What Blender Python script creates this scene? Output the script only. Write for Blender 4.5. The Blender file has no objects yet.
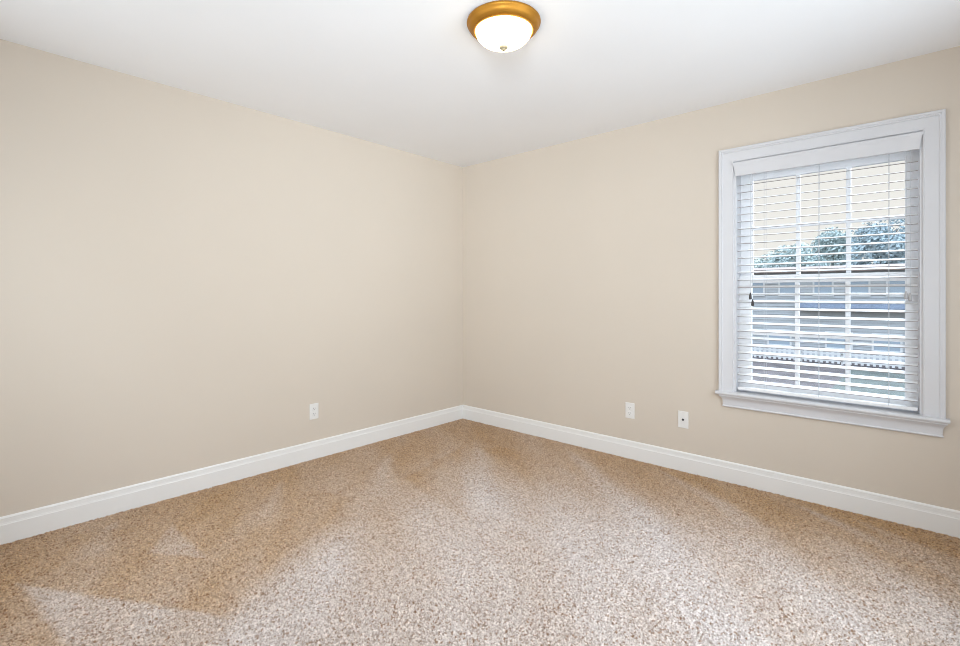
import bpy, bmesh, math, random
import numpy as np
from mathutils import Vector, Matrix, noise as mnoise

random.seed(7)
rng = np.random.default_rng(11)
S = bpy.context.scene
COL = S.collection
PI = math.pi

# ------------------------------------------------------------------ camera
YAW = math.radians(42.17)
cam_d = bpy.data.cameras.new('camera')
cam = bpy.data.objects.new('camera', cam_d)
COL.objects.link(cam)
cam.location = (3.284, -3.378, 1.209)
cam.rotation_euler = (PI / 2, 0, YAW)
cam_d.sensor_width = 36
cam_d.lens = 484.1 / 960 * 36
cam_d.shift_y = -29.0 / 960
cam_d.clip_start = 0.02
cam_d.clip_end = 300
S.camera = cam

# ------------------------------------------------------------------ view, sky, lights
S.view_settings.view_transform = 'Standard'
S.view_settings.look = 'None'
S.view_settings.gamma = 1
S.view_settings.exposure = 0.06
S.view_settings.use_curve_mapping = False
S.cycles.use_denoising = True
S.cycles.filter_width = 1.0
S.cycles.max_bounces = 12
S.cycles.diffuse_bounces = 8
S.cycles.transparent_max_bounces = 16
S.cycles.sample_clamp_indirect = 6
S.cycles.caustics_reflective = False
S.cycles.caustics_refractive = False

W = bpy.data.worlds.new('sky')
S.world = W
W.use_nodes = True
nt = W.node_tree
nt.nodes.clear()
wo = nt.nodes.new('ShaderNodeOutputWorld')
bg = nt.nodes.new('ShaderNodeBackground')
tc = nt.nodes.new('ShaderNodeTexCoord')
sx = nt.nodes.new('ShaderNodeSeparateXYZ')
rp = nt.nodes.new('ShaderNodeValToRGB')
rp.color_ramp.elements[0].position = 0.27
rp.color_ramp.elements[0].color = (0.93, 0.88, 0.82, 1)
rp.color_ramp.elements[1].position = 0.70
rp.color_ramp.elements[1].color = (4.0, 4.7, 5.7, 1)
nt.links.new(tc.outputs['Generated'], sx.inputs[0])
nt.links.new(sx.outputs['Z'], rp.inputs[0])
nt.links.new(rp.outputs[0], bg.inputs['Color'])
bg.inputs['Strength'].default_value = 1.0
nt.links.new(bg.outputs[0], wo.inputs['Surface'])


def sun(name, energy, angle, direction, color):
    l = bpy.data.lights.new(name, 'SUN')
    l.energy = energy
    l.angle = angle
    l.color = color
    o = bpy.data.objects.new(name, l)
    o.rotation_euler = Vector(direction).to_track_quat('-Z', 'Y').to_euler()
    o.location = (0, 20, 30)
    COL.objects.link(o)
    return o


def area(name, power, sx_, sy_, loc, direction, color, spread=PI):
    l = bpy.data.lights.new(name, 'AREA')
    l.shape = 'RECTANGLE'
    l.size, l.size_y = sx_, sy_
    l.energy = power
    l.color = color
    l.spread = spread
    o = bpy.data.objects.new(name, l)
    o.location = loc
    o.rotation_euler = Vector(direction).to_track_quat('-Z', 'Z').to_euler()
    COL.objects.link(o)
    return o


# soft bright cloud bank in the north: the daylight that comes in between the slats
sun('cloud_daylight', 7.0, math.radians(48), (-0.36, -0.82, -0.42), (0.84, 0.92, 1.0))
# added daylight fill, set in an assumed window in the right wall, unseen
area('right_fill', 32.0, 1.5, 1.45, (3.88, -1.55, 1.35), (-1, 0, 0), (0.80, 0.91, 1.0), math.radians(170))
# added fill aimed at the far corner, set beyond an added, unseen doorway
area('corner_fill', 20.5, 0.6, 0.6, (3.62, -4.02, 1.62), (-3.62, 3.25, 0.36), (0.82, 0.92, 1.0), math.radians(78))
# added fill for the left wall, set in a made-up front window
area('front_fill', 13.0, 1.1, 1.45, (1.0, -3.73, 1.35), (0, 1, 0), (0.82, 0.92, 1.0), math.radians(172))

# ------------------------------------------------------------------ helpers


def tag(o, label=None, cat=None, group=None, kind=None):
    if label: o['label'] = label
    if cat: o['category'] = cat
    if group: o['group'] = group
    if kind: o['kind'] = kind
    return o


def obj(name, bm, m, parent=None, smooth=False, kind=None, angle=None):
    me = bpy.data.meshes.new(name)
    bmesh.ops.recalc_face_normals(bm, faces=bm.faces[:])
    bm.to_mesh(me)
    bm.free()
    ms = m if isinstance(m, (list, tuple)) else [m]
    for q in ms: me.materials.append(q)
    o = bpy.data.objects.new(name, me)
    COL.objects.link(o)
    if smooth or angle:
        for p in me.polygons: p.use_smooth = True
        if angle:
            me.set_sharp_from_angle(angle=math.radians(angle))
    if parent: o.parent = parent
    if kind: o['kind'] = kind
    return o


def empty(name, loc=(0, 0, 0), rz=0):
    o = bpy.data.objects.new(name, None)
    o.location = loc
    o.rotation_euler = (0, 0, rz)
    o.empty_display_size = 0.1
    COL.objects.link(o)
    return o


def box(bm, x0, x1, y0, y1, z0, z1):
    v = [bm.verts.new(c) for c in ((x0, y0, z0), (x1, y0, z0), (x1, y1, z0), (x0, y1, z0),
                                   (x0, y0, z1), (x1, y0, z1), (x1, y1, z1), (x0, y1, z1))]
    for f in ((3, 2, 1, 0), (4, 5, 6, 7), (0, 1, 5, 4), (1, 2, 6, 5), (2, 3, 7, 6), (3, 0, 4, 7)):
        bm.faces.new([v[i] for i in f])
    return v


def bbox(bm, x0, x1, y0, y1, z0, z1, b=0.002, seg=2):
    t = bmesh.new()
    box(t, x0, x1, y0, y1, z0, z1)
    bmesh.ops.bevel(t, geom=t.edges[:], offset=b, segments=seg, affect='EDGES', profile=0.5)
    tmp = bpy.data.meshes.new('t')
    t.to_mesh(tmp)
    t.free()
    bm.from_mesh(tmp)
    bpy.data.meshes.remove(tmp)


def loft(bm, rings, closed_ring=True, caps=True):
    vs = [[bm.verts.new(p) for p in r] for r in rings]
    n = len(vs[0])
    for a, b in zip(vs, vs[1:]):
        for i in range(n if closed_ring else n - 1):
            j = (i + 1) % n
            bm.faces.new((a[i], a[j], b[j], b[i]))
    if caps:
        bm.faces.new(vs[0][::-1])
        bm.faces.new(vs[-1])


def lathe(bm, prof, c=(0, 0, 0), seg=48):
    rows = []
    for r, z in prof:
        if r < 1e-6:
            rows.append([bm.verts.new((c[0], c[1], c[2] + z))])
        else:
            rows.append([bm.verts.new((c[0] + r * math.cos(2 * PI * k / seg), c[1] + r * math.sin(2 * PI * k / seg), c[2] + z)) for k in range(seg)])
    for a, b in zip(rows, rows[1:]):
        for k in range(seg):
            j = (k + 1) % seg
            if len(a) == 1 and len(b) == 1: continue
            if len(a) == 1: bm.faces.new((a[0], b[j], b[k]))
            elif len(b) == 1: bm.faces.new((a[k], a[j], b[0]))
            else: bm.faces.new((a[k], a[j], b[j], b[k]))


def tube(bm, pts, r, seg=8):
    rings = []
    for i, p in enumerate(pts):
        p = Vector(p)
        d = (Vector(pts[min(i + 1, len(pts) - 1)]) - Vector(pts[max(i - 1, 0)])).normalized()
        a = d.orthogonal().normalized()
        b = d.cross(a)
        rr = r[i] if isinstance(r, (list, tuple)) else r
        rings.append([p + a * rr * math.cos(2 * PI * k / seg) + b * rr * math.sin(2 * PI * k / seg) for k in range(seg)])
    loft(bm, rings)


def mat(name, color, rough=0.6, metal=0.0, spec=0.5, noise_amt=0.0, noise_scale=6.0, bump=0.0, bump_scale=200.0):
    m = bpy.data.materials.new(name)
    m.use_nodes = True
    t = m.node_tree
    b = t.nodes['Principled BSDF']
    b.inputs['Roughness'].default_value = rough
    b.inputs['Metallic'].default_value = metal
    b.inputs['Specular IOR Level'].default_value = spec
    b.inputs['Base Color'].default_value = (*color, 1)
    co = t.nodes.new('ShaderNodeTexCoord')
    if noise_amt > 0:
        n = t.nodes.new('ShaderNodeTexNoise')
        n.inputs['Scale'].default_value = noise_scale
        n.inputs['Detail'].default_value = 4
        r = t.nodes.new('ShaderNodeValToRGB')
        r.color_ramp.elements[0].position = 0.3
        r.color_ramp.elements[1].position = 0.7
        r.color_ramp.elements[0].color = (*[c * (1 - noise_amt) for c in color], 1)
        r.color_ramp.elements[1].color = (*[min(1, c * (1 + noise_amt)) for c in color], 1)
        t.links.new(co.outputs['Object'], n.inputs['Vector'])
        t.links.new(n.outputs['Fac'], r.inputs[0])
        t.links.new(r.outputs[0], b.inputs['Base Color'])
    if bump > 0:
        n2 = t.nodes.new('ShaderNodeTexNoise')
        n2.inputs['Scale'].default_value = bump_scale
        n2.inputs['Detail'].default_value = 3
        bp = t.nodes.new('ShaderNodeBump')
        bp.inputs['Strength'].default_value = bump
        bp.inputs['Distance'].default_value = 0.001
        t.links.new(co.outputs['Object'], n2.inputs['Vector'])
        t.links.new(n2.outputs['Fac'], bp.inputs['Height'])
        t.links.new(bp.outputs[0], b.inputs['Normal'])
    return m


M_WALL = mat('beige_wall_paint', (0.648, 0.578, 0.497), 0.75, spec=0.25, noise_amt=0.012, noise_scale=1.4, bump=0.15, bump_scale=160)
M_CEIL = mat('white_ceiling_paint', (0.875, 0.885, 0.905), 0.9, spec=0.15, noise_amt=0.008, noise_scale=2, bump=0.12, bump_scale=220)
M_TRIM = mat('cool_white_window_trim', (0.655, 0.655, 0.675), 0.38, spec=0.45, noise_amt=0.006, noise_scale=5)
M_BASE = mat('white_baseboard_enamel', (0.82, 0.815, 0.80), 0.38, spec=0.45, noise_amt=0.006, noise_scale=5)
M_VINYL = mat('white_vinyl_sash', (0.91, 0.92, 0.94), 0.4, spec=0.45, noise_amt=0.006)
M_SLAT = mat('white_blind_slat', (0.84, 0.84, 0.845), 0.45, spec=0.4, noise_amt=0.006)
M_EDGE_SHADE = mat('shaded_slat_edge', (0.27, 0.25, 0.235), 0.7)
M_CORD = mat('grey_white_cord', (0.55, 0.57, 0.60), 0.8)
M_TASD = mat('dark_tassel', (0.035, 0.03, 0.03), 0.5)
M_TASL = mat('grey_tassel', (0.42, 0.42, 0.43), 0.5)
M_PLATE = mat('white_switch_plastic', (0.80, 0.79, 0.77), 0.35, noise_amt=0.004)
M_SLOT = mat('dark_slot', (0.04, 0.04, 0.045), 0.6)
M_METAL = mat('nickel', (0.55, 0.52, 0.46), 0.35, metal=1.0)
M_FIN = mat('dull_nickel', (0.42, 0.36, 0.24), 0.6, metal=0.4)
M_BRASS = mat('golden_brass', (0.44, 0.20, 0.022), 0.5, metal=0.7, noise_amt=0.05, noise_scale=14)
M_DARK = mat('dark_void', (0.02, 0.02, 0.02), 0.9)

m = bpy.data.materials.new('lit_frosted_glass')
m.use_nodes = True
b = m.node_tree.nodes['Principled BSDF']
b.inputs['Base Color'].default_value = (0.95, 0.9, 0.8, 1)
b.inputs['Roughness'].default_value = 0.4
lw = m.node_tree.nodes.new('ShaderNodeLayerWeight')
lw.inputs['Blend'].default_value = 0.25
cr = m.node_tree.nodes.new('ShaderNodeValToRGB')
cr.color_ramp.elements[0].color = (1.0, 0.86, 0.58, 1)
cr.color_ramp.elements[1].color = (1.0, 0.66, 0.26, 1)
m.node_tree.links.new(lw.outputs['Facing'], cr.inputs[0])
m.node_tree.links.new(cr.outputs[0], b.inputs['Emission Color'])
b.inputs['Emission Strength'].default_value = 9.0
M_BOWL = m

m = bpy.data.materials.new('window_glass')
m.use_nodes = True
t = m.node_tree
t.nodes.remove(t.nodes['Principled BSDF'])
tr = t.nodes.new('ShaderNodeBsdfTransparent')
tr.inputs[0].default_value = (0.95, 0.97, 0.98, 1)
gl = t.nodes.new('ShaderNodeBsdfGlossy')
gl.inputs['Roughness'].default_value = 0.02
fr = t.nodes.new('ShaderNodeFresnel')
fr.inputs['IOR'].default_value = 1.2
mx = t.nodes.new('ShaderNodeMixShader')
t.links.new(fr.outputs[0], mx.inputs[0])
t.links.new(tr.outputs[0], mx.inputs[1])
t.links.new(gl.outputs[0], mx.inputs[2])
t.links.new(mx.outputs[0], t.nodes['Material Output'].inputs['Surface'])
M_GLASS = m

# ------------------------------------------------------------------ room shell
RX, RY, H = 3.9, -3.75, 2.44
WT = 0.16
OX0, OX1, OZ0, OZ1 = 2.411, 3.300, 0.560, 2.050       # window opening in the back wall


def wall_with_hole(name, axis, span, at, out, holes):
    """axis 'x': wall runs along x at y=at, thickness towards out. holes: list of (a0,a1,z0,z1), one here."""
    bm = bmesh.new()
    a0, a1 = span
    def bx(p0, p1, z0, z1):
        if p1 - p0 < 1e-5 or z1 - z0 < 1e-5: return
        lo, hi = min(at, out), max(at, out)
        if axis == 'x': box(bm, p0, p1, lo, hi, z0, z1)
        else: box(bm, lo, hi, p0, p1, z0, z1)
    if not holes:
        bx(a0, a1, 0, H)
    else:
        if not isinstance(holes[0], tuple): holes = (holes,)
        p = a0
        for h0, h1, z0, z1 in holes:
            bx(p, h0, 0, H)
            bx(h0, h1, 0, z0)
            bx(h0, h1, z1, H)
            p = h1
        bx(p, a1, 0, H)
    return obj(name, bm, M_WALL, kind='structure')


wall_with_hole('wall_left', 'y', (RY - WT, WT), 0, -WT, None)
wall_with_hole('wall_back', 'x', (0, RX), 0, WT, (OX0, OX1, OZ0, OZ1))
wall_with_hole('wall_right', 'y', (RY - WT, WT), RX, RX + WT, (-2.32, -0.78, 0.60, 2.10))
wall_with_hole('wall_front', 'x', (0, RX), RY, RY - WT, ((0.42, 1.58, 0.60, 2.10), (2.98, 3.84, 0.0, 2.05)))
bm = bmesh.new()
box(bm, -WT, RX + WT, RY - WT, WT, H, H + 0.12)
obj('ceiling', bm, M_CEIL, kind='structure')

# baseboards: flat board, small step, cap with a rounded lip
BP = [(0, -0.01), (0.0135, -0.01), (0.0135, 0.094), (0.0115, 0.0965), (0.0115, 0.0985), (0.0105, 0.104), (0.0098, 0.121), (0.0105, 0.1225),
      (0.0105, 0.1245), (0.0085, 0.1285), (0.0055, 0.1315), (0.002, 0.133), (0, 0.133)]


def baseboard(name, p0, p1, n, m0=1, m1=1):
    """p0->p1 along the wall, n = into the room; m0/m1 = 1 inside mitre, 0 square end"""
    p0, p1, n = Vector(p0), Vector(p1), Vector(n)
    d = (p1 - p0).normalized()
    bm = bmesh.new()
    loft(bm, [[p0 + n * u + d * u * m0 + Vector((0, 0, v)) for u, v in BP],
              [p1 + n * u - d * u * m1 + Vector((0, 0, v)) for u, v in BP]])
    return obj(name, bm, M_BASE, kind='structure')


baseboard('baseboard_left', (0, RY, 0), (0, 0, 0), (1, 0, 0))
baseboard('baseboard_back', (0, 0, 0), (RX, 0, 0), (0, -1, 0))
baseboard('baseboard_right', (RX, 0, 0), (RX, RY + 0.02, 0), (-1, 0, 0), 1, 0)
baseboard('baseboard_front', (2.89, RY, 0), (0, RY, 0), (0, 1, 0), 0, 1)

# ------------------------------------------------------------------ carpet: tufted pile as real relief
STEP = 0.003
nx, ny = int(RX / STEP) + 1, int(-RY / STEP) + 1
gx = np.linspace(0, RX, nx)
gy = np.linspace(RY, 0, ny)
X, Y = np.meshgrid(gx, gy)


def vnoise(X, Y, scale, seed, octaves=3):
    out = np.zeros_like(X)
    amp, tot = 1.0, 0.0
    r = np.random.default_rng(seed)
    for o in range(octaves):
        s = scale / 2 ** o
        G = r.random((int(9 / s) + 6, int(9 / s) + 6))
        u, v = (X + 2.0) / s, (Y + 6.0) / s
        iu, iv = np.floor(u).astype(int), np.floor(v).astype(int)
        fu, fv = u - iu, v - iv
        fu, fv = fu * fu * (3 - 2 * fu), fv * fv * (3 - 2 * fv)
        n_ = (G[iu, iv] * (1 - fu) + G[iu + 1, iv] * fu) * (1 - fv) + (G[iu, iv + 1] * (1 - fu) + G[iu + 1, iv + 1] * fu) * fv
        out += amp * n_
        tot += amp
        amp *= 0.5
    return out / tot


CELL = 0.0056
cu, cv = X / CELL, (Y - RY) / CELL
iu, iv = np.floor(cu).astype(int), np.floor(cv).astype(int)
NC = int(max(RX, -RY) / CELL) + 8
jx, jy, th, tcx = rng.random((NC, NC)), rng.random((NC, NC)), rng.random((NC, NC)), rng.random((NC, NC))
best = np.full(X.shape, 9.0)
best2 = np.full(X.shape, 9.0)
hid = np.zeros(X.shape)
cid = np.zeros(X.shape)
for dx in (-1, 0, 1):
    for dy in (-1, 0, 1):
        a, b_ = iu + dx + 2, iv + dy + 2
        ex = cu - (iu + dx + 0.1 + 0.8 * jx[a, b_])
        ey = cv - (iv + dy + 0.1 + 0.8 * jy[a, b_])
        dist = np.sqrt(ex * ex + ey * ey) - 0.35 * (th[a, b_] - 0.5)
        closer = dist < best
        best2 = np.where(closer, best, np.minimum(best2, dist))
        hid = np.where(closer, th[a, b_], hid)
        cid = np.where(closer, tcx[a, b_], cid)
        best = np.where(closer, dist, best)
edge = np.clip((best2 - best) / 0.55, 0, 1)
Z = -0.003 + 0.006 * np.sqrt(edge) + 0.007 * (hid - 0.5) + 0.003 * (rng.random(X.shape) - 0.5)

# tone T, brown to pale: brushed pile of the vacuum marks, plus painted daylight


def inside(poly, soft):
    d = np.full(X.shape, 1e9)
    n = len(poly)
    ar = sum(poly[i][0] * poly[(i + 1) % n][1] - poly[(i + 1) % n][0] * poly[i][1] for i in range(n))
    sg = 1 if ar > 0 else -1
    for i in range(n):
        (x0, y0), (x1, y1) = poly[i], poly[(i + 1) % n]
        L = math.hypot(x1 - x0, y1 - y0)
        d = np.minimum(d, sg * ((x1 - x0) * (Y - y0) - (y1 - y0) * (X - x0)) / L)
    w = 0.02 * (vnoise(X, Y, 0.06, 5, 2) - 0.5)
    return np.clip((d + w) / soft + 0.5, 0, 1)


# pale sweeps of the nozzle: from, to, half width, change of tone
STREAKS = [
    (0.55, -0.42, 1.60, -1.40, 0.14, 0.34),
    (1.20, -0.10, 2.35, -0.95, 0.13, 0.35),
    (2.75, -0.10, 3.30, -0.42, 0.07, 0.40),
    (0.30, -1.10, 0.95, -1.75, 0.12, 0.30),
    (0.20, -1.90, 0.75, -2.25, 0.08, 0.25),
    (0.10, -2.75, 0.45, -2.95, 0.08, 0.30),
    (1.9, -0.05, 2.6, -0.5, 0.06, 0.25),
]

# flat marks left where the nozzle turned: outline on the floor, change of tone, softness of the edge
MARKS = [
    (((0.618, -2.744), (0.401, -2.586), (0.866, -2.577)), 0.34, 0.035),
    (((0.79, -1.36), (0.62, -0.66), (1.50, -1.52)), -0.24, 0.07),
    (((0.72, -0.55), (0.95, -0.40), (1.65, -1.00)), -0.12, 0.06),
    (((0.50, -1.86), (0.86, -1.74), (1.00, -2.05), (1.36, -2.56), (0.95, -2.35)), -0.12, 0.05),
    (((3.05, -0.12), (3.42, -0.28), (3.42, -0.55)), 0.25, 0.06),
    (((2.20, -0.12), (2.55, -0.62), (2.75, -0.55)), 0.18, 0.08),
    (((0.15, -2.95), (0.50, -3.12), (0.30, -2.70)), -0.12, 0.05),
]


def streak(ax, ay, wide, long, seed):
    """noise drawn out along the sweep of the vacuum cleaner"""
    u, v = (X * ax + Y * ay), (-X * ay + Y * ax)
    return vnoise((u + 6) / long * wide - 2, v + 0.0, wide, seed, 2)


ST1 = streak(0.67, -0.74, 0.22, 1.5, 21)
ST2 = streak(0.92, -0.39, 0.16, 0.9, 22)
wob = 0.30 * (vnoise(X, Y, 0.5, 3, 3) - 0.5)


def half(x0, y0, x1, y1, soft):
    """1 on the right-hand side of the line p0->p1 as seen walking along it"""
    L = math.hypot(x1 - x0, y1 - y0)
    d = ((X - x0) * (y1 - y0) - (Y - y0) * (x1 - x0)) / L + 0.02 * (vnoise(X, Y, 0.06, 5, 2) - 0.5)
    q = np.clip(d / soft + 0.5, 0, 1)
    return q * q * (3 - 2 * q)




def convex(poly, soft):
    n = len(poly)
    ar = sum(poly[i][0] * poly[(i + 1) % n][1] - poly[(i + 1) % n][0] * poly[i][1] for i in range(n))
    if ar > 0: poly = poly[::-1]
    out = np.ones_like(X)
    for i in range(n):
        (x0, y0), (x1, y1) = poly[i], poly[(i + 1) % n]
        out = np.minimum(out, half(x0, y0, x1, y1, soft))
    return out


daylight_tone = half(0.45, -1.02, 3.9, -0.60, 0.95)                              # cool daylight in mid-room, painted as paler pile
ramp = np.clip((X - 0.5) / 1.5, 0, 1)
daylight_tone = daylight_tone * (0.30 + 0.70 * ramp * ramp * (3 - 2 * ramp))
daylight_tone = daylight_tone * half(1.42, -2.75, 0.80, -1.60, 0.16 + 0.6 * np.clip((Y + 2.6) / 2, 0, 1))
daylight_tone = np.clip(daylight_tone + 0.8 * wob * (daylight_tone > 0.02), 0, 1)
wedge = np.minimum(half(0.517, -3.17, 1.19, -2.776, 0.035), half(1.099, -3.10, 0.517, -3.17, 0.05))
T = np.maximum(daylight_tone, 0.56 * wedge)
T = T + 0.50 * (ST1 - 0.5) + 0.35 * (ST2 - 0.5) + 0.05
for poly, a, soft in MARKS:
    T = T + a * convex(poly, soft)
for x0, y0, x1, y1, w, a in STREAKS:
    L = math.hypot(x1 - x0, y1 - y0)
    ux, uy = (x1 - x0) / L, (y1 - y0) / L
    al = ((X - x0) * ux + (Y - y0) * uy) / L
    ac = (-(X - x0) * uy + (Y - y0) * ux) / (w * np.clip(0.15 + al, 0.15, 1.2))
    T = T + a * np.exp(-ac * ac) * np.clip(al * 5, 0, 1) * np.clip((1.15 - al) * 3, 0, 1)
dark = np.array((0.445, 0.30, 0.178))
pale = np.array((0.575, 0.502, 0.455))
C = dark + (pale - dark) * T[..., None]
fleck = (0.72 + 0.56 * cid) * (0.74 + 0.52 * rng.random(X.shape))
pit = np.clip(1.15 - fleck, 0, 1) + np.where(cid < 0.09, 0.55, 0.0)
C = C * 1.05 * fleck[..., None]
C = C * (1 - pit[..., None] * np.array((0.35, 0.55, 0.70)))           # darker strands are the browner ones
C = np.clip(C, 0, 1)

me = bpy.data.meshes.new('floor')
verts = np.stack([X, Y, Z], -1).reshape(-1, 3)
idx = np.arange(nx * ny).reshape(ny, nx)
quads = np.stack([idx[:-1, :-1], idx[:-1, 1:], idx[1:, 1:], idx[1:, :-1]], -1).reshape(-1, 4)
me.vertices.add(len(verts))
me.vertices.foreach_set('co', verts.astype(np.float32).ravel())
me.loops.add(quads.size)
me.loops.foreach_set('vertex_index', quads.astype(np.int32).ravel())
me.polygons.add(len(quads))
me.polygons.foreach_set('loop_start', np.arange(0, quads.size, 4, dtype=np.int32))
me.update(calc_edges=True)
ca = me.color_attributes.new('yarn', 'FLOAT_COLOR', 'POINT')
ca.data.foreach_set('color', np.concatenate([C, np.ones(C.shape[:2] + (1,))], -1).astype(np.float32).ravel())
me.polygons.foreach_set('use_smooth', np.ones(len(quads), dtype=bool))
m = bpy.data.materials.new('beige_frieze_carpet')
m.use_nodes = True
t = m.node_tree
b = t.nodes['Principled BSDF']
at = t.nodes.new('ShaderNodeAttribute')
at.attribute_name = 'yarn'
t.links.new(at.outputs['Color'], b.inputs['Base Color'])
b.inputs['Roughness'].default_value = 0.95
b.inputs['Specular IOR Level'].default_value = 0.1
b.inputs['Sheen Weight'].default_value = 0.25
b.inputs['Sheen Roughness'].default_value = 0.5
me.materials.append(m)
fl = bpy.data.objects.new('floor', me)
COL.objects.link(fl)
fl['kind'] = 'structure'

# ------------------------------------------------------------------ the window in the back wall
win = empty('window_1', (0, 0, 0))
win['kind'] = 'structure'

# casing, mitred on three sides
CP = [(0, 0), (0, -0.010), (0.003, -0.012), (0.006, -0.012), (0.008, -0.0105), (0.056, -0.0145), (0.060, -0.0145), (0.062, -0.019), (0.066, -0.021),
      (0.070, -0.0195), (0.072, -0.023), (0.083, -0.024), (0.086, -0.021), (0.086, 0)]
bm = bmesh.new()
ZS = 0.585
loft(bm, [[(OX0 - w, d, ZS) for w, d in CP], [(OX0 - w, d, OZ1 + w) for w, d in CP],
          [(OX1 + w, d, OZ1 + w) for w, d in CP], [(OX1 + w, d, ZS) for w, d in CP]])
obj('casing', bm, M_TRIM, win)
# jamb lining
bm = bmesh.new()
JT = 0.012
box(bm, OX0, OX0 + JT, 0, WT, ZS, OZ1)
box(bm, OX1 - JT, OX1, 0, WT, ZS, OZ1)
box(bm, OX0 + JT, OX1 - JT, 0, WT, OZ1 - JT, OZ1)
obj('jamb', bm, M_TRIM, win)
# stool with rounded nose and horns
bm = bmesh.new()
nose = [(-0.046 + 0.011 - 0.011 * math.sin(a), 0.574 - 0.011 * math.cos(a)) for a in [PI * k / 8 for k in range(9)]]
prof = nose + [(0.0, 0.585), (0.0, 0.563)]
loft(bm, [[(x, y, z) for y, z in prof] for x in (2.311, 2.314, 3.398, 3.401)])
box(bm, OX0, OX1, -0.001, WT + 0.03, 0.560, 0.585)
obj('stool', bm, M_TRIM, win, angle=40)
# apron: cove moulding under the stool with returned ends
AP = [(0, 0.563), (0.034, 0.563), (0.034, 0.556), (0.030, 0.553), (0.027, 0.549), (0.021, 0.543), (0.0165, 0.535), (0.014, 0.524), (0.0125, 0.508), (0.0125, 0.497),
      (0.015, 0.495), (0.017, 0.491), (0.015, 0.487), (0.010, 0.485), (0, 0.485)]
bm = bmesh.new()
loft(bm, [[(2.360, 0, v) for u, v in AP], [(2.360 - u * 0.9, -u, v) for u, v in AP], [(3.363 + u * 0.9, -u, v) for u, v in AP], [(3.363, 0, v) for u, v in AP]])
obj('apron', bm, M_TRIM, win, angle=50)

SX0, SX1 = OX0 + JT, OX1 - JT


def sash(name, y0, y1, z0, z1, stile, top, bot, ycen):
    gx0, gx1, gz0, gz1 = 2.494, 3.230, z0 + bot, z1 - top
    bm = bmesh.new()
    bbox(bm, SX0, gx0, y0, y1, z0, z1, 0.003)
    bbox(bm, gx1, SX1, y0, y1, z0, z1, 0.003)
    bbox(bm, gx0 - 0.002, gx1 + 0.002, y0, y1, z0, gz0, 0.003)
    bbox(bm, gx0 - 0.002, gx1 + 0.002, y0, y1, gz1, z1, 0.003)
    s = obj(name, bm, M_VINYL, win)
    bm = bmesh.new()
    w3 = (gx1 - gx0) / 3
    for k in (1, 2):
        bbox(bm, gx0 + k * w3 - 0.0115, gx0 + k * w3 + 0.0115, ycen - 0.010, ycen + 0.010, gz0 - 0.002, gz1 + 0.002, 0.004)
    zc = (gz0 + gz1) / 2
    bbox(bm, gx0 - 0.002, gx1 + 0.002, ycen - 0.0095, ycen + 0.0095, zc - 0.0115, zc + 0.0115, 0.004)
    obj('muntin_grid', bm, M_VINYL, s)
    bm = bmesh.new()
    box(bm, gx0 - 0.004, gx1 + 0.004, ycen - 0.002, ycen + 0.002, gz0 - 0.004, gz1 + 0.004)
    obj('pane', bm, M_GLASS, s)
    return s


sash('lower_sash', 0.072, 0.102, 0.588, 1.328, 0.08, 0.048, 0.055, 0.088)
sash('upper_sash', 0.108, 0.138, 1.284, OZ1 - JT, 0.08, 0.10, 0.040, 0.124)

# ------------------------------------------------------------------ window blind
BY = 0.034
blind = tag(empty('window_blind', (2.8555, BY, 0.585)), 'white horizontal slat blind lowered inside the white-framed window', 'blind')


def bpart(name, bm, m, parent=None, **k):
    if parent is None or parent is blind:
        bmesh.ops.translate(bm, verts=bm.verts[:], vec=(-2.8555, -BY, -0.585))
        return obj(name, bm, m, blind, **k)
    bmesh.ops.translate(bm, verts=bm.verts[:], vec=(-2.8555, -BY, -0.585))
    return obj(name, bm, m, parent, **k)


bm = bmesh.new()
bbox(bm, 2.428, 3.283, 0.008, 0.060, 1.990, 2.036, 0.003)
bpart('headrail', bm, M_SLAT)
VP = [(0.004, 1.957), (-0.0125, 1.957), (-0.014, 1.960), (-0.014, 1.974), (-0.0155, 1.980), (-0.0165, 1.992), (-0.018, 2.010), (-0.0205, 2.022), (-0.0235, 2.030), (-0.0245, 2.033), (-0.0245, 2.040), (0.004, 2.040)]
bm = bmesh.new()
vx0, vx1 = 2.4235, 3.2875
fl_ = lambda u: 1.6 * max(0.0, -u - 0.0135)
loft(bm, [[(vx0 - fl_(u), u, v) for u, v in VP], [(vx1 + fl_(u), u, v) for u, v in VP]])
bpart('valance', bm, M_TRIM, angle=35)

SP, Z0, NS = 0.0462, 0.655, 28
TILT = math.radians(10)
bm = bmesh.new()
for k in range(NS):
    z = Z0 + k * SP
    top = [(BY + 0.025 * s, z + 0.0018 * (1 - s * s) + 0.0013 + 0.0010 * s) for s in (-1, -0.6, -0.2, 0.2, 0.6, 1)]
    top = [(BY + (y - BY) * math.cos(TILT) , zz + (y - BY) * math.sin(TILT)) for y, zz in top]
    bot = [(y, zz - 0.0034) for y, zz in top]
    ring = top + bot[::-1]
    loft(bm, [[(2.429, y, zz) for y, zz in ring], [(3.282, y, zz) for y, zz in ring]])
sl = bpart('slats', bm, [M_SLAT, M_EDGE_SHADE])
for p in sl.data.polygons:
    # long narrow faces at the two edges of every slat are coloured darker as a shade line
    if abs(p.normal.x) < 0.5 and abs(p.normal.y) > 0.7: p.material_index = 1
bm = bmesh.new()
bbox(bm, 2.429, 3.282, BY - 0.025, BY + 0.025, 0.600, 0.618, 0.004)
bpart('bottom_rail', bm, M_SLAT)
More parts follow.
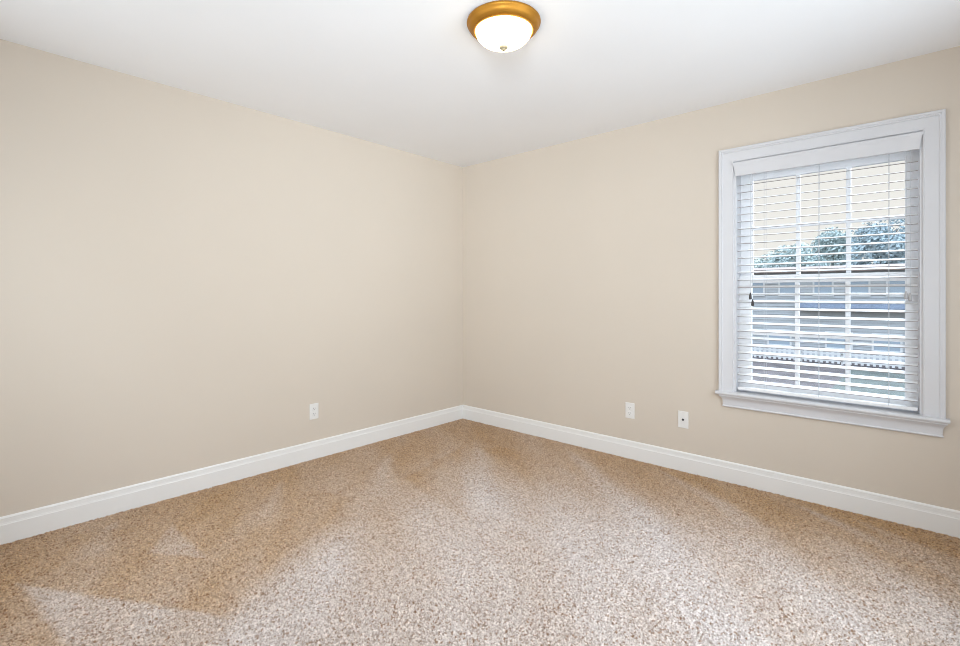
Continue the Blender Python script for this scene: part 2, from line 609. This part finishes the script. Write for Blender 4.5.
for lx in (2.579, 2.855, 3.166):
    bm = bmesh.new()
    for yy in (BY - 0.0265, BY + 0.0265):
        tube(bm, [(lx, yy, 0.612), (lx, yy, 1.995)], 0.0011, 6)
    for k in range(NS):
        z = Z0 + k * SP - 0.0018
        tube(bm, [(lx, BY - 0.0258, z - 0.0060), (lx, BY + 0.0258, z + 0.0030)], 0.0007, 5)
    bpart('ladder_cord', bm, M_CORD)


def pull(name, x, ztas, y, mt):
    bm = bmesh.new()
    tube(bm, [(x, 0.004, 1.995), (x, y, 1.95), (x, y, ztas + 0.02)], 0.0010, 6)
    c = bpart(name, bm, M_CORD)
    bm = bmesh.new()
    lathe(bm, [(0, 0.022), (0.003, 0.021), (0.0045, 0.014), (0.0075, 0.002), (0.0085, -0.012), (0.008, -0.018), (0.005, -0.021), (0, -0.021)], (x, y, ztas), 16)
    t_ = bpart('tassel', bm, mt, c, smooth=True)
    return t_


pull('tilt_cord', 2.506, 1.196, -0.004, M_TASD)['label'] = 'black tassel'
pull('tilt_cord', 2.519, 1.155, -0.006, M_TASD)['label'] = 'black tassel'
pull('lift_cord', 3.236, 1.203, -0.004, M_TASL)['label'] = 'grey tassel'
pull('lift_cord', 3.252, 1.193, -0.006, M_TASL)['label'] = 'grey tassel'

# ------------------------------------------------------------------ assumed right window, added doorway and front window, all for fill, outside the frame


def side_window(root, axis, a0, a1, at, sgn):
    def bx(bm, p0, p1, d0, d1, z0, z1, bev=0.003):
        q = sorted((at + sgn * d0, at + sgn * d1))
        if axis == 'y': bbox(bm, q[0], q[1], p0, p1, z0, z1, bev)
        else: bbox(bm, p0, p1, q[0], q[1], z0, z1, bev)
    for nm, d0, z0, z1 in (('lower_sash', 0.06, 0.602, 1.37), ('upper_sash', 0.10, 1.33, 2.098)):
        bm = bmesh.new()
        bx(bm, a0 + 0.002, a0 + 0.06, d0, d0 + 0.03, z0, z1)
        bx(bm, a1 - 0.06, a1 - 0.002, d0, d0 + 0.03, z0, z1)
        bx(bm, a0 + 0.06, a1 - 0.06, d0, d0 + 0.03, z0, z0 + 0.045)
        bx(bm, a0 + 0.06, a1 - 0.06, d0, d0 + 0.03, z1 - 0.045, z1)
        sh = obj(nm, bm, M_VINYL, root)
        bm = bmesh.new()
        bx(bm, a0 + 0.055, a1 - 0.055, d0 + 0.013, d0 + 0.017, z0 + 0.04, z1 - 0.04, 0.0005)
        obj('pane', bm, M_GLASS, sh)


bm = bmesh.new()
for y0, y1, z0, z1 in ((-2.40, -2.32, 0.52, 2.18), (-0.78, -0.70, 0.52, 2.18), (-2.32, -0.78, 2.10, 2.18), (-2.32, -0.78, 0.52, 0.60)):
    bbox(bm, RX - 0.018, RX, y0, y1, z0, z1, 0.003)
side_window(obj('assumed_window_2', bm, M_TRIM, kind='structure'), 'y', -2.32, -0.78, RX, 1)  # unseen window, assumed in the right wall to hold the right fill lamp
bm = bmesh.new()
for x0, x1, z0, z1 in ((0.34, 0.42, 0.52, 2.18), (1.58, 1.66, 0.52, 2.18), (0.42, 1.58, 2.10, 2.18), (0.42, 1.58, 0.52, 0.60)):
    bbox(bm, x0, x1, RY, RY + 0.018, z0, z1, 0.003)
side_window(obj('added_window_3', bm, M_TRIM, kind='structure'), 'x', 0.42, 1.58, RY, -1)  # unseen window, added to house the front fill lamp
bm = bmesh.new()
for x0, x1, z0, z1 in ((2.895, 2.98, 0, 2.135), (2.98, 3.84, 2.05, 2.135)):
    bbox(bm, x0, x1, RY, RY + 0.018, z0, z1, 0.003)
obj('added_door_1', bm, M_TRIM, kind='structure')  # unseen doorway, added to let the corner fill in

# ------------------------------------------------------------------ ceiling light
LC = (1.893, -1.683)
lamp = tag(empty('ceiling_light', (LC[0], LC[1], H)), 'round flush ceiling light with golden ring and glowing white glass bowl', 'light')
bm = bmesh.new()
lathe(bm, [(0.0, 0.0), (0.163, 0.0), (0.166, -0.003), (0.167, -0.008), (0.165, -0.014), (0.160, -0.017), (0.158, -0.024), (0.153, -0.032), (0.142, -0.039), (0.1375, -0.041), (0.1385, -0.044), (0.1360, -0.047),
           (0.1310, -0.047), (0.128, -0.043), (0.128, -0.028)], (0, 0, 0), 96)
obj('ring', bm, M_BRASS, lamp, angle=50)
bm = bmesh.new()
lathe(bm, [(0.1265, -0.038)] + [(0.1265 * math.cos(a), -0.043 - 0.070 * math.sin(a)) for a in [PI / 2 * k / 14 for k in range(15)]], (0, 0, 0), 96)
obj('glass_bowl', bm, M_BOWL, lamp, smooth=True)
bm = bmesh.new()
lathe(bm, [(0, -0.109), (0.018, -0.1105), (0.0195, -0.1145), (0.0185, -0.119), (0.014, -0.1225), (0.010, -0.1235), (0.0095, -0.127), (0.006, -0.130), (0, -0.131)], (0, 0, 0), 32)
obj('finial', bm, M_FIN, lamp, smooth=True)

# ------------------------------------------------------------------ wall plates


def faceplate(root):
    bm = bmesh.new()
    bbox(bm, -0.035, 0.035, -0.0055, 0.0, -0.0572, 0.0572, 0.0025, 3)
    return obj('faceplate', bm, M_PLATE, root)


def screw(root, z):
    bm = bmesh.new()
    lathe(bm, [(0, 0.0012), (0.0022, 0.0010), (0.0030, 0.0002), (0.0030, -0.002)], (0, 0, 0), 16)
    bmesh.ops.rotate(bm, verts=bm.verts[:], matrix=Matrix.Rotation(PI / 2, 3, 'X'))
    bmesh.ops.translate(bm, verts=bm.verts[:], vec=(0, -0.0055, z))
    obj('screw', bm, M_PLATE, root, smooth=True)


def outlet(loc, rz, label):
    r = tag(empty('wall_outlet', loc, rz), label, 'outlet')
    faceplate(r)
    screw(r, 0)
    for zc in (0.0195, -0.0195):
        bm = bmesh.new()
        pts = []
        for k in range(32):
            a = 2 * PI * k / 32
            pts.append((0.0172 * math.cos(a), max(-0.0138, min(0.0138, 0.0172 * math.sin(a)))))
        loft(bm, [[(x, -0.004, zc + z) for x, z in pts], [(x, -0.0068, zc + z) for x, z in pts], [(x * 0.95, -0.0074, zc + z * 0.95) for x, z in pts]])
        rc = obj('receptacle', bm, M_PLATE, r)
        bm = bmesh.new()
        box(bm, -0.0078, -0.0052, -0.0077, -0.006, zc - 0.001, zc + 0.0075)
        box(bm, 0.0055, 0.0075, -0.0077, -0.006, zc - 0.000, zc + 0.0065)
        lathe(bm, [(0, 0.0), (0.0024, 0.0)], (0, 0, 0), 12) if False else box(bm, -0.0022, 0.0022, -0.0077, -0.006, zc - 0.0095, zc - 0.0052)
        obj('slot', bm, M_SLOT, rc)
    return r


outlet((0.0, -1.566, 0.350), PI / 2, 'white duplex power outlet on the left wall above the baseboard')
outlet((1.713, 0.0, 0.353), 0, 'white duplex power outlet on the window wall, nearer the room corner')
r = tag(empty('cable_wall_plate', (2.095, 0.0, 0.353)), 'white cable socket plate with dark centre jack, left below the window', 'wall plate')
faceplate(r)
screw(r, 0.042)
screw(r, -0.042)
bm = bmesh.new()
lathe(bm, [(0.0075, 0.0), (0.0075, 0.002), (0.0048, 0.0024), (0.0048, 0.009), (0.0040, 0.0094), (0.0030, 0.009), (0.0030, 0.006), (0, 0.006)], (0, 0, 0), 24)
bmesh.ops.rotate(bm, verts=bm.verts[:], matrix=Matrix.Rotation(PI / 2, 3, 'X'))
bmesh.ops.translate(bm, verts=bm.verts[:], vec=(0, -0.0052, 0))
j = obj('jack', bm, M_SLOT, r, angle=40)
j['label'] = 'dark round cable jack'

# ------------------------------------------------------------------ outside: ground, fence, house, trees
GZ = -2.9
M_MULCH = mat('brown_mulch', (0.075, 0.062, 0.06), 0.95, noise_amt=0.35, noise_scale=1.6)
M_GRASS = mat('grey_green_grass', (0.07, 0.08, 0.07), 0.95, noise_amt=0.25, noise_scale=1.2)
M_SIDE = mat('pale_blue_siding', (0.42, 0.44, 0.45), 0.7, noise_amt=0.03)
M_ROOF = mat('brown_roof_shingle', (0.20, 0.15, 0.13), 0.9, noise_amt=0.2, noise_scale=8)
M_BLUE = mat('slate_blue_shingle', (0.15, 0.18, 0.23), 0.85, noise_amt=0.15, noise_scale=6)
M_WTRIM = mat('white_outdoor_trim', (0.62, 0.62, 0.61), 0.6)
M_PANE2 = mat('dark_blue_pane', (0.30, 0.36, 0.41), 0.3)
M_BARK = mat('bark', (0.16, 0.13, 0.11), 0.95, noise_amt=0.3, noise_scale=9)
M_LEAFS = [mat('leaf_tint_a', (0.36, 0.43, 0.42), 0.8), mat('leaf_tint_b', (0.44, 0.49, 0.46), 0.8), mat('leaf_tint_c', (0.31, 0.385, 0.41), 0.8)]
bm = bmesh.new()
box(bm, -45, 40, 0.4, 120, GZ - 0.3, GZ)
obj('ground', bm, M_MULCH, kind='structure')
bm = bmesh.new()
box(bm, 0.5, 40, 8, 31, GZ, GZ + 0.02)
obj('ground_lawn', bm, M_GRASS, kind='structure')

# neighbouring house, its long face parallel to the window
hs = tag(empty('house', (0, 34, GZ)), 'pale blue sided house seen through the blind', 'house')


def hp(name, bm, m_, parent=None, **k):
    return obj(name, bm, m_, parent or hs, **k)


bm = bmesh.new()
n = 30
zt = 5.5
ring = []
for k in range(n):
    z0 = zt * k / n
    box(bm, -16, 14, -0.02 - 0.0, 0.3, z0, z0 + zt / n)
    box(bm, -16, 14, -0.05, -0.015, z0, z0 + 0.05)
box(bm, -16, 14, 0.3, 9, 0, zt)
hp('siding_wall', bm, M_SIDE)
bm = bmesh.new()
loft(bm, [[(-16.5, -0.6, zt), (14.5, -0.6, zt), (14.5, 9.6, zt), (-16.5, 9.6, zt)], [(-16.5, -0.6, zt + 0.22), (14.5, -0.6, zt + 0.22), (14.5, 9.6, zt + 0.22), (-16.5, 9.6, zt + 0.22)],
          [(-13, 3.5, zt + 0.55), (11, 3.5, zt + 0.55), (11, 5.5, zt + 0.55), (-13, 5.5, zt + 0.55)]])
hp('roof', bm, M_ROOF)
bm = bmesh.new()
loft(bm, [[(x, -0.5, 3.26), (x, -0.04, 3.66), (x, -0.04, 3.52), (x, -0.5, 3.12)] for x in (-2.6, 12)])
hp('porch_roof', bm, M_BLUE)
for px_ in (-9.5, -7.3, -5.0, -3.1, -1.2, 0.6, 2.4, 4.6):
    bm = bmesh.new()
    x0, x1, z0, z1 = px_ - 0.45, px_ + 0.45, 4.05, 4.95
    bbox(bm, x0 - 0.1, x0, -0.09, 0.0, z0 - 0.1, z1 + 0.1, 0.01)
    bbox(bm, x1, x1 + 0.1, -0.09, 0.0, z0 - 0.1, z1 + 0.1, 0.01)
    bbox(bm, x0, x1, -0.09, 0.0, z1, z1 + 0.1, 0.01)
    bbox(bm, x0, x1, -0.09, 0.0, z0 - 0.1, z0, 0.01)
    f_ = hp('window', bm, M_WTRIM)
    bm = bmesh.new()
    box(bm, x0, x1, -0.06, -0.02, z0, z1)
    hp('pane', bm, M_PANE2, f_)
for px_ in (-6.2, -3.6, -0.4, 1.9):
    bm = bmesh.new()
    x0, x1, z0, z1 = px_ - 0.6, px_ + 0.6, 0.75, 1.65
    bbox(bm, x0 - 0.1, x0, -0.09, 0.0, z0 - 0.1, z1 + 0.1, 0.01)
    bbox(bm, x1, x1 + 0.1, -0.09, 0.0, z0 - 0.1, z1 + 0.1, 0.01)
    bbox(bm, x0, x1, -0.09, 0.0, z1, z1 + 0.1, 0.01)
    bbox(bm, x0, x1, -0.09, 0.0, z0 - 0.1, z0, 0.01)
    f_ = hp('window', bm, M_WTRIM)
    bm = bmesh.new()
    box(bm, x0, x1, -0.06, -0.02, z0, z1)
    hp('pane', bm, M_PANE2, f_)

# picket fence in front of the house
bm = bmesh.new()
FY = 31.5
x = -14.0
while x < 12:
    box(bm, x, x + 0.13, FY, FY + 0.03, GZ + 0.05, GZ + 0.75)
    x += 0.27
box(bm, -14, 12, FY + 0.03, FY + 0.08, GZ + 0.15, GZ + 0.24)
box(bm, -14, 12, FY + 0.03, FY + 0.08, GZ + 0.55, GZ + 0.64)
for k in range(14):
    box(bm, -14 + 2 * k - 0.05, -14 + 2 * k + 0.05, FY + 0.03, FY + 0.13, GZ, GZ + 0.85)
tag(obj('picket_fence', bm, M_WTRIM), 'low white picket fence in front of the pale blue house', 'fence')


def tree(x, y, h, r, leaf, label, seed):
    rr = random.Random(seed)
    t_ = tag(empty('tree', (x, y, GZ)), label, 'tree', 'trees behind the house')
    bm = bmesh.new()
    tube(bm, [(0, 0, 0), (0.1, 0.05, h * 0.35), (0.0, 0.1, h * 0.62), (0.1, 0, h * 0.9)], [0.28, 0.22, 0.15, 0.04], 10)
    for k in range(6):
        a = k * 1.05 + rr.random()
        z = h * (0.35 + 0.08 * k)
        tube(bm, [(0.05, 0.05, z), (r * 0.4 * math.cos(a), r * 0.4 * math.sin(a), z + h * 0.1), (r * 0.7 * math.cos(a), r * 0.7 * math.sin(a), z + h * 0.18)], [0.09, 0.06, 0.02], 6)
    obj('trunk', bm, M_BARK, t_, smooth=True)
    bm = bmesh.new()
    cl = []
    for k in range(26):
        a, e = rr.random() * 2 * PI, rr.uniform(-0.55, 1.0)
        q = math.sqrt(max(0, 1 - e * e)) * (0.55 + 0.45 * rr.random())
        cl.append((r * 0.75 * q * math.cos(a), r * 0.75 * q * math.sin(a), h * 0.66 + e * h * 0.28, r * rr.uniform(0.28, 0.45)))
    for cx, cy, cz, cr_ in cl:
        for k in range(300):
            v = Vector((rr.gauss(0, 1), rr.gauss(0, 1), rr.gauss(0, 1)))
            v = v.normalized() * cr_ * (0.7 + 0.35 * rr.random())
            p = Vector((cx, cy, cz)) + v
            n_ = (v.normalized() + Vector((rr.gauss(0, .5), rr.gauss(0, .5), rr.gauss(0, .5)))).normalized()
            a_ = n_.orthogonal().normalized()
            b_ = n_.cross(a_)
            s = rr.uniform(0.10, 0.17)
            vs = [bm.verts.new(p + a_ * s * c + b_ * s * 0.6 * d + n_ * s * 0.2 * e_) for c, d, e_ in ((-1, 0, 0), (0, -1, .4), (1, 0, -.3), (0, 1, .4))]
            bm.faces.new(vs)
    obj('crown', bm, leaf, t_)
    return t_


TREES = [(-12.6, 48, 7.0, 2.7, 1, 'low rounded tree at the left end behind the house'),
         (-9.0, 57, 8.0, 2.8, 1, 'pale loose tree second from the left behind the house'),
         (-5.0, 48, 8.5, 2.9, 0, 'grey green tree behind the house, left of the tallest trees'),
         (-3.2, 57, 10.4, 2.8, 0, 'tall grey green tree right of the middle behind the house'),
         (1.0, 48, 9.8, 2.9, 2, 'tall dark bluish tree behind the house, by the right window stile'),
         (2.6, 57, 11.8, 2.9, 2, 'tall dark tree at the right end behind the house')]
for i, (x, y, h, r_, li, lab) in enumerate(TREES):
    tree(x, y, h, r_, M_LEAFS[li], lab, 40 + i)
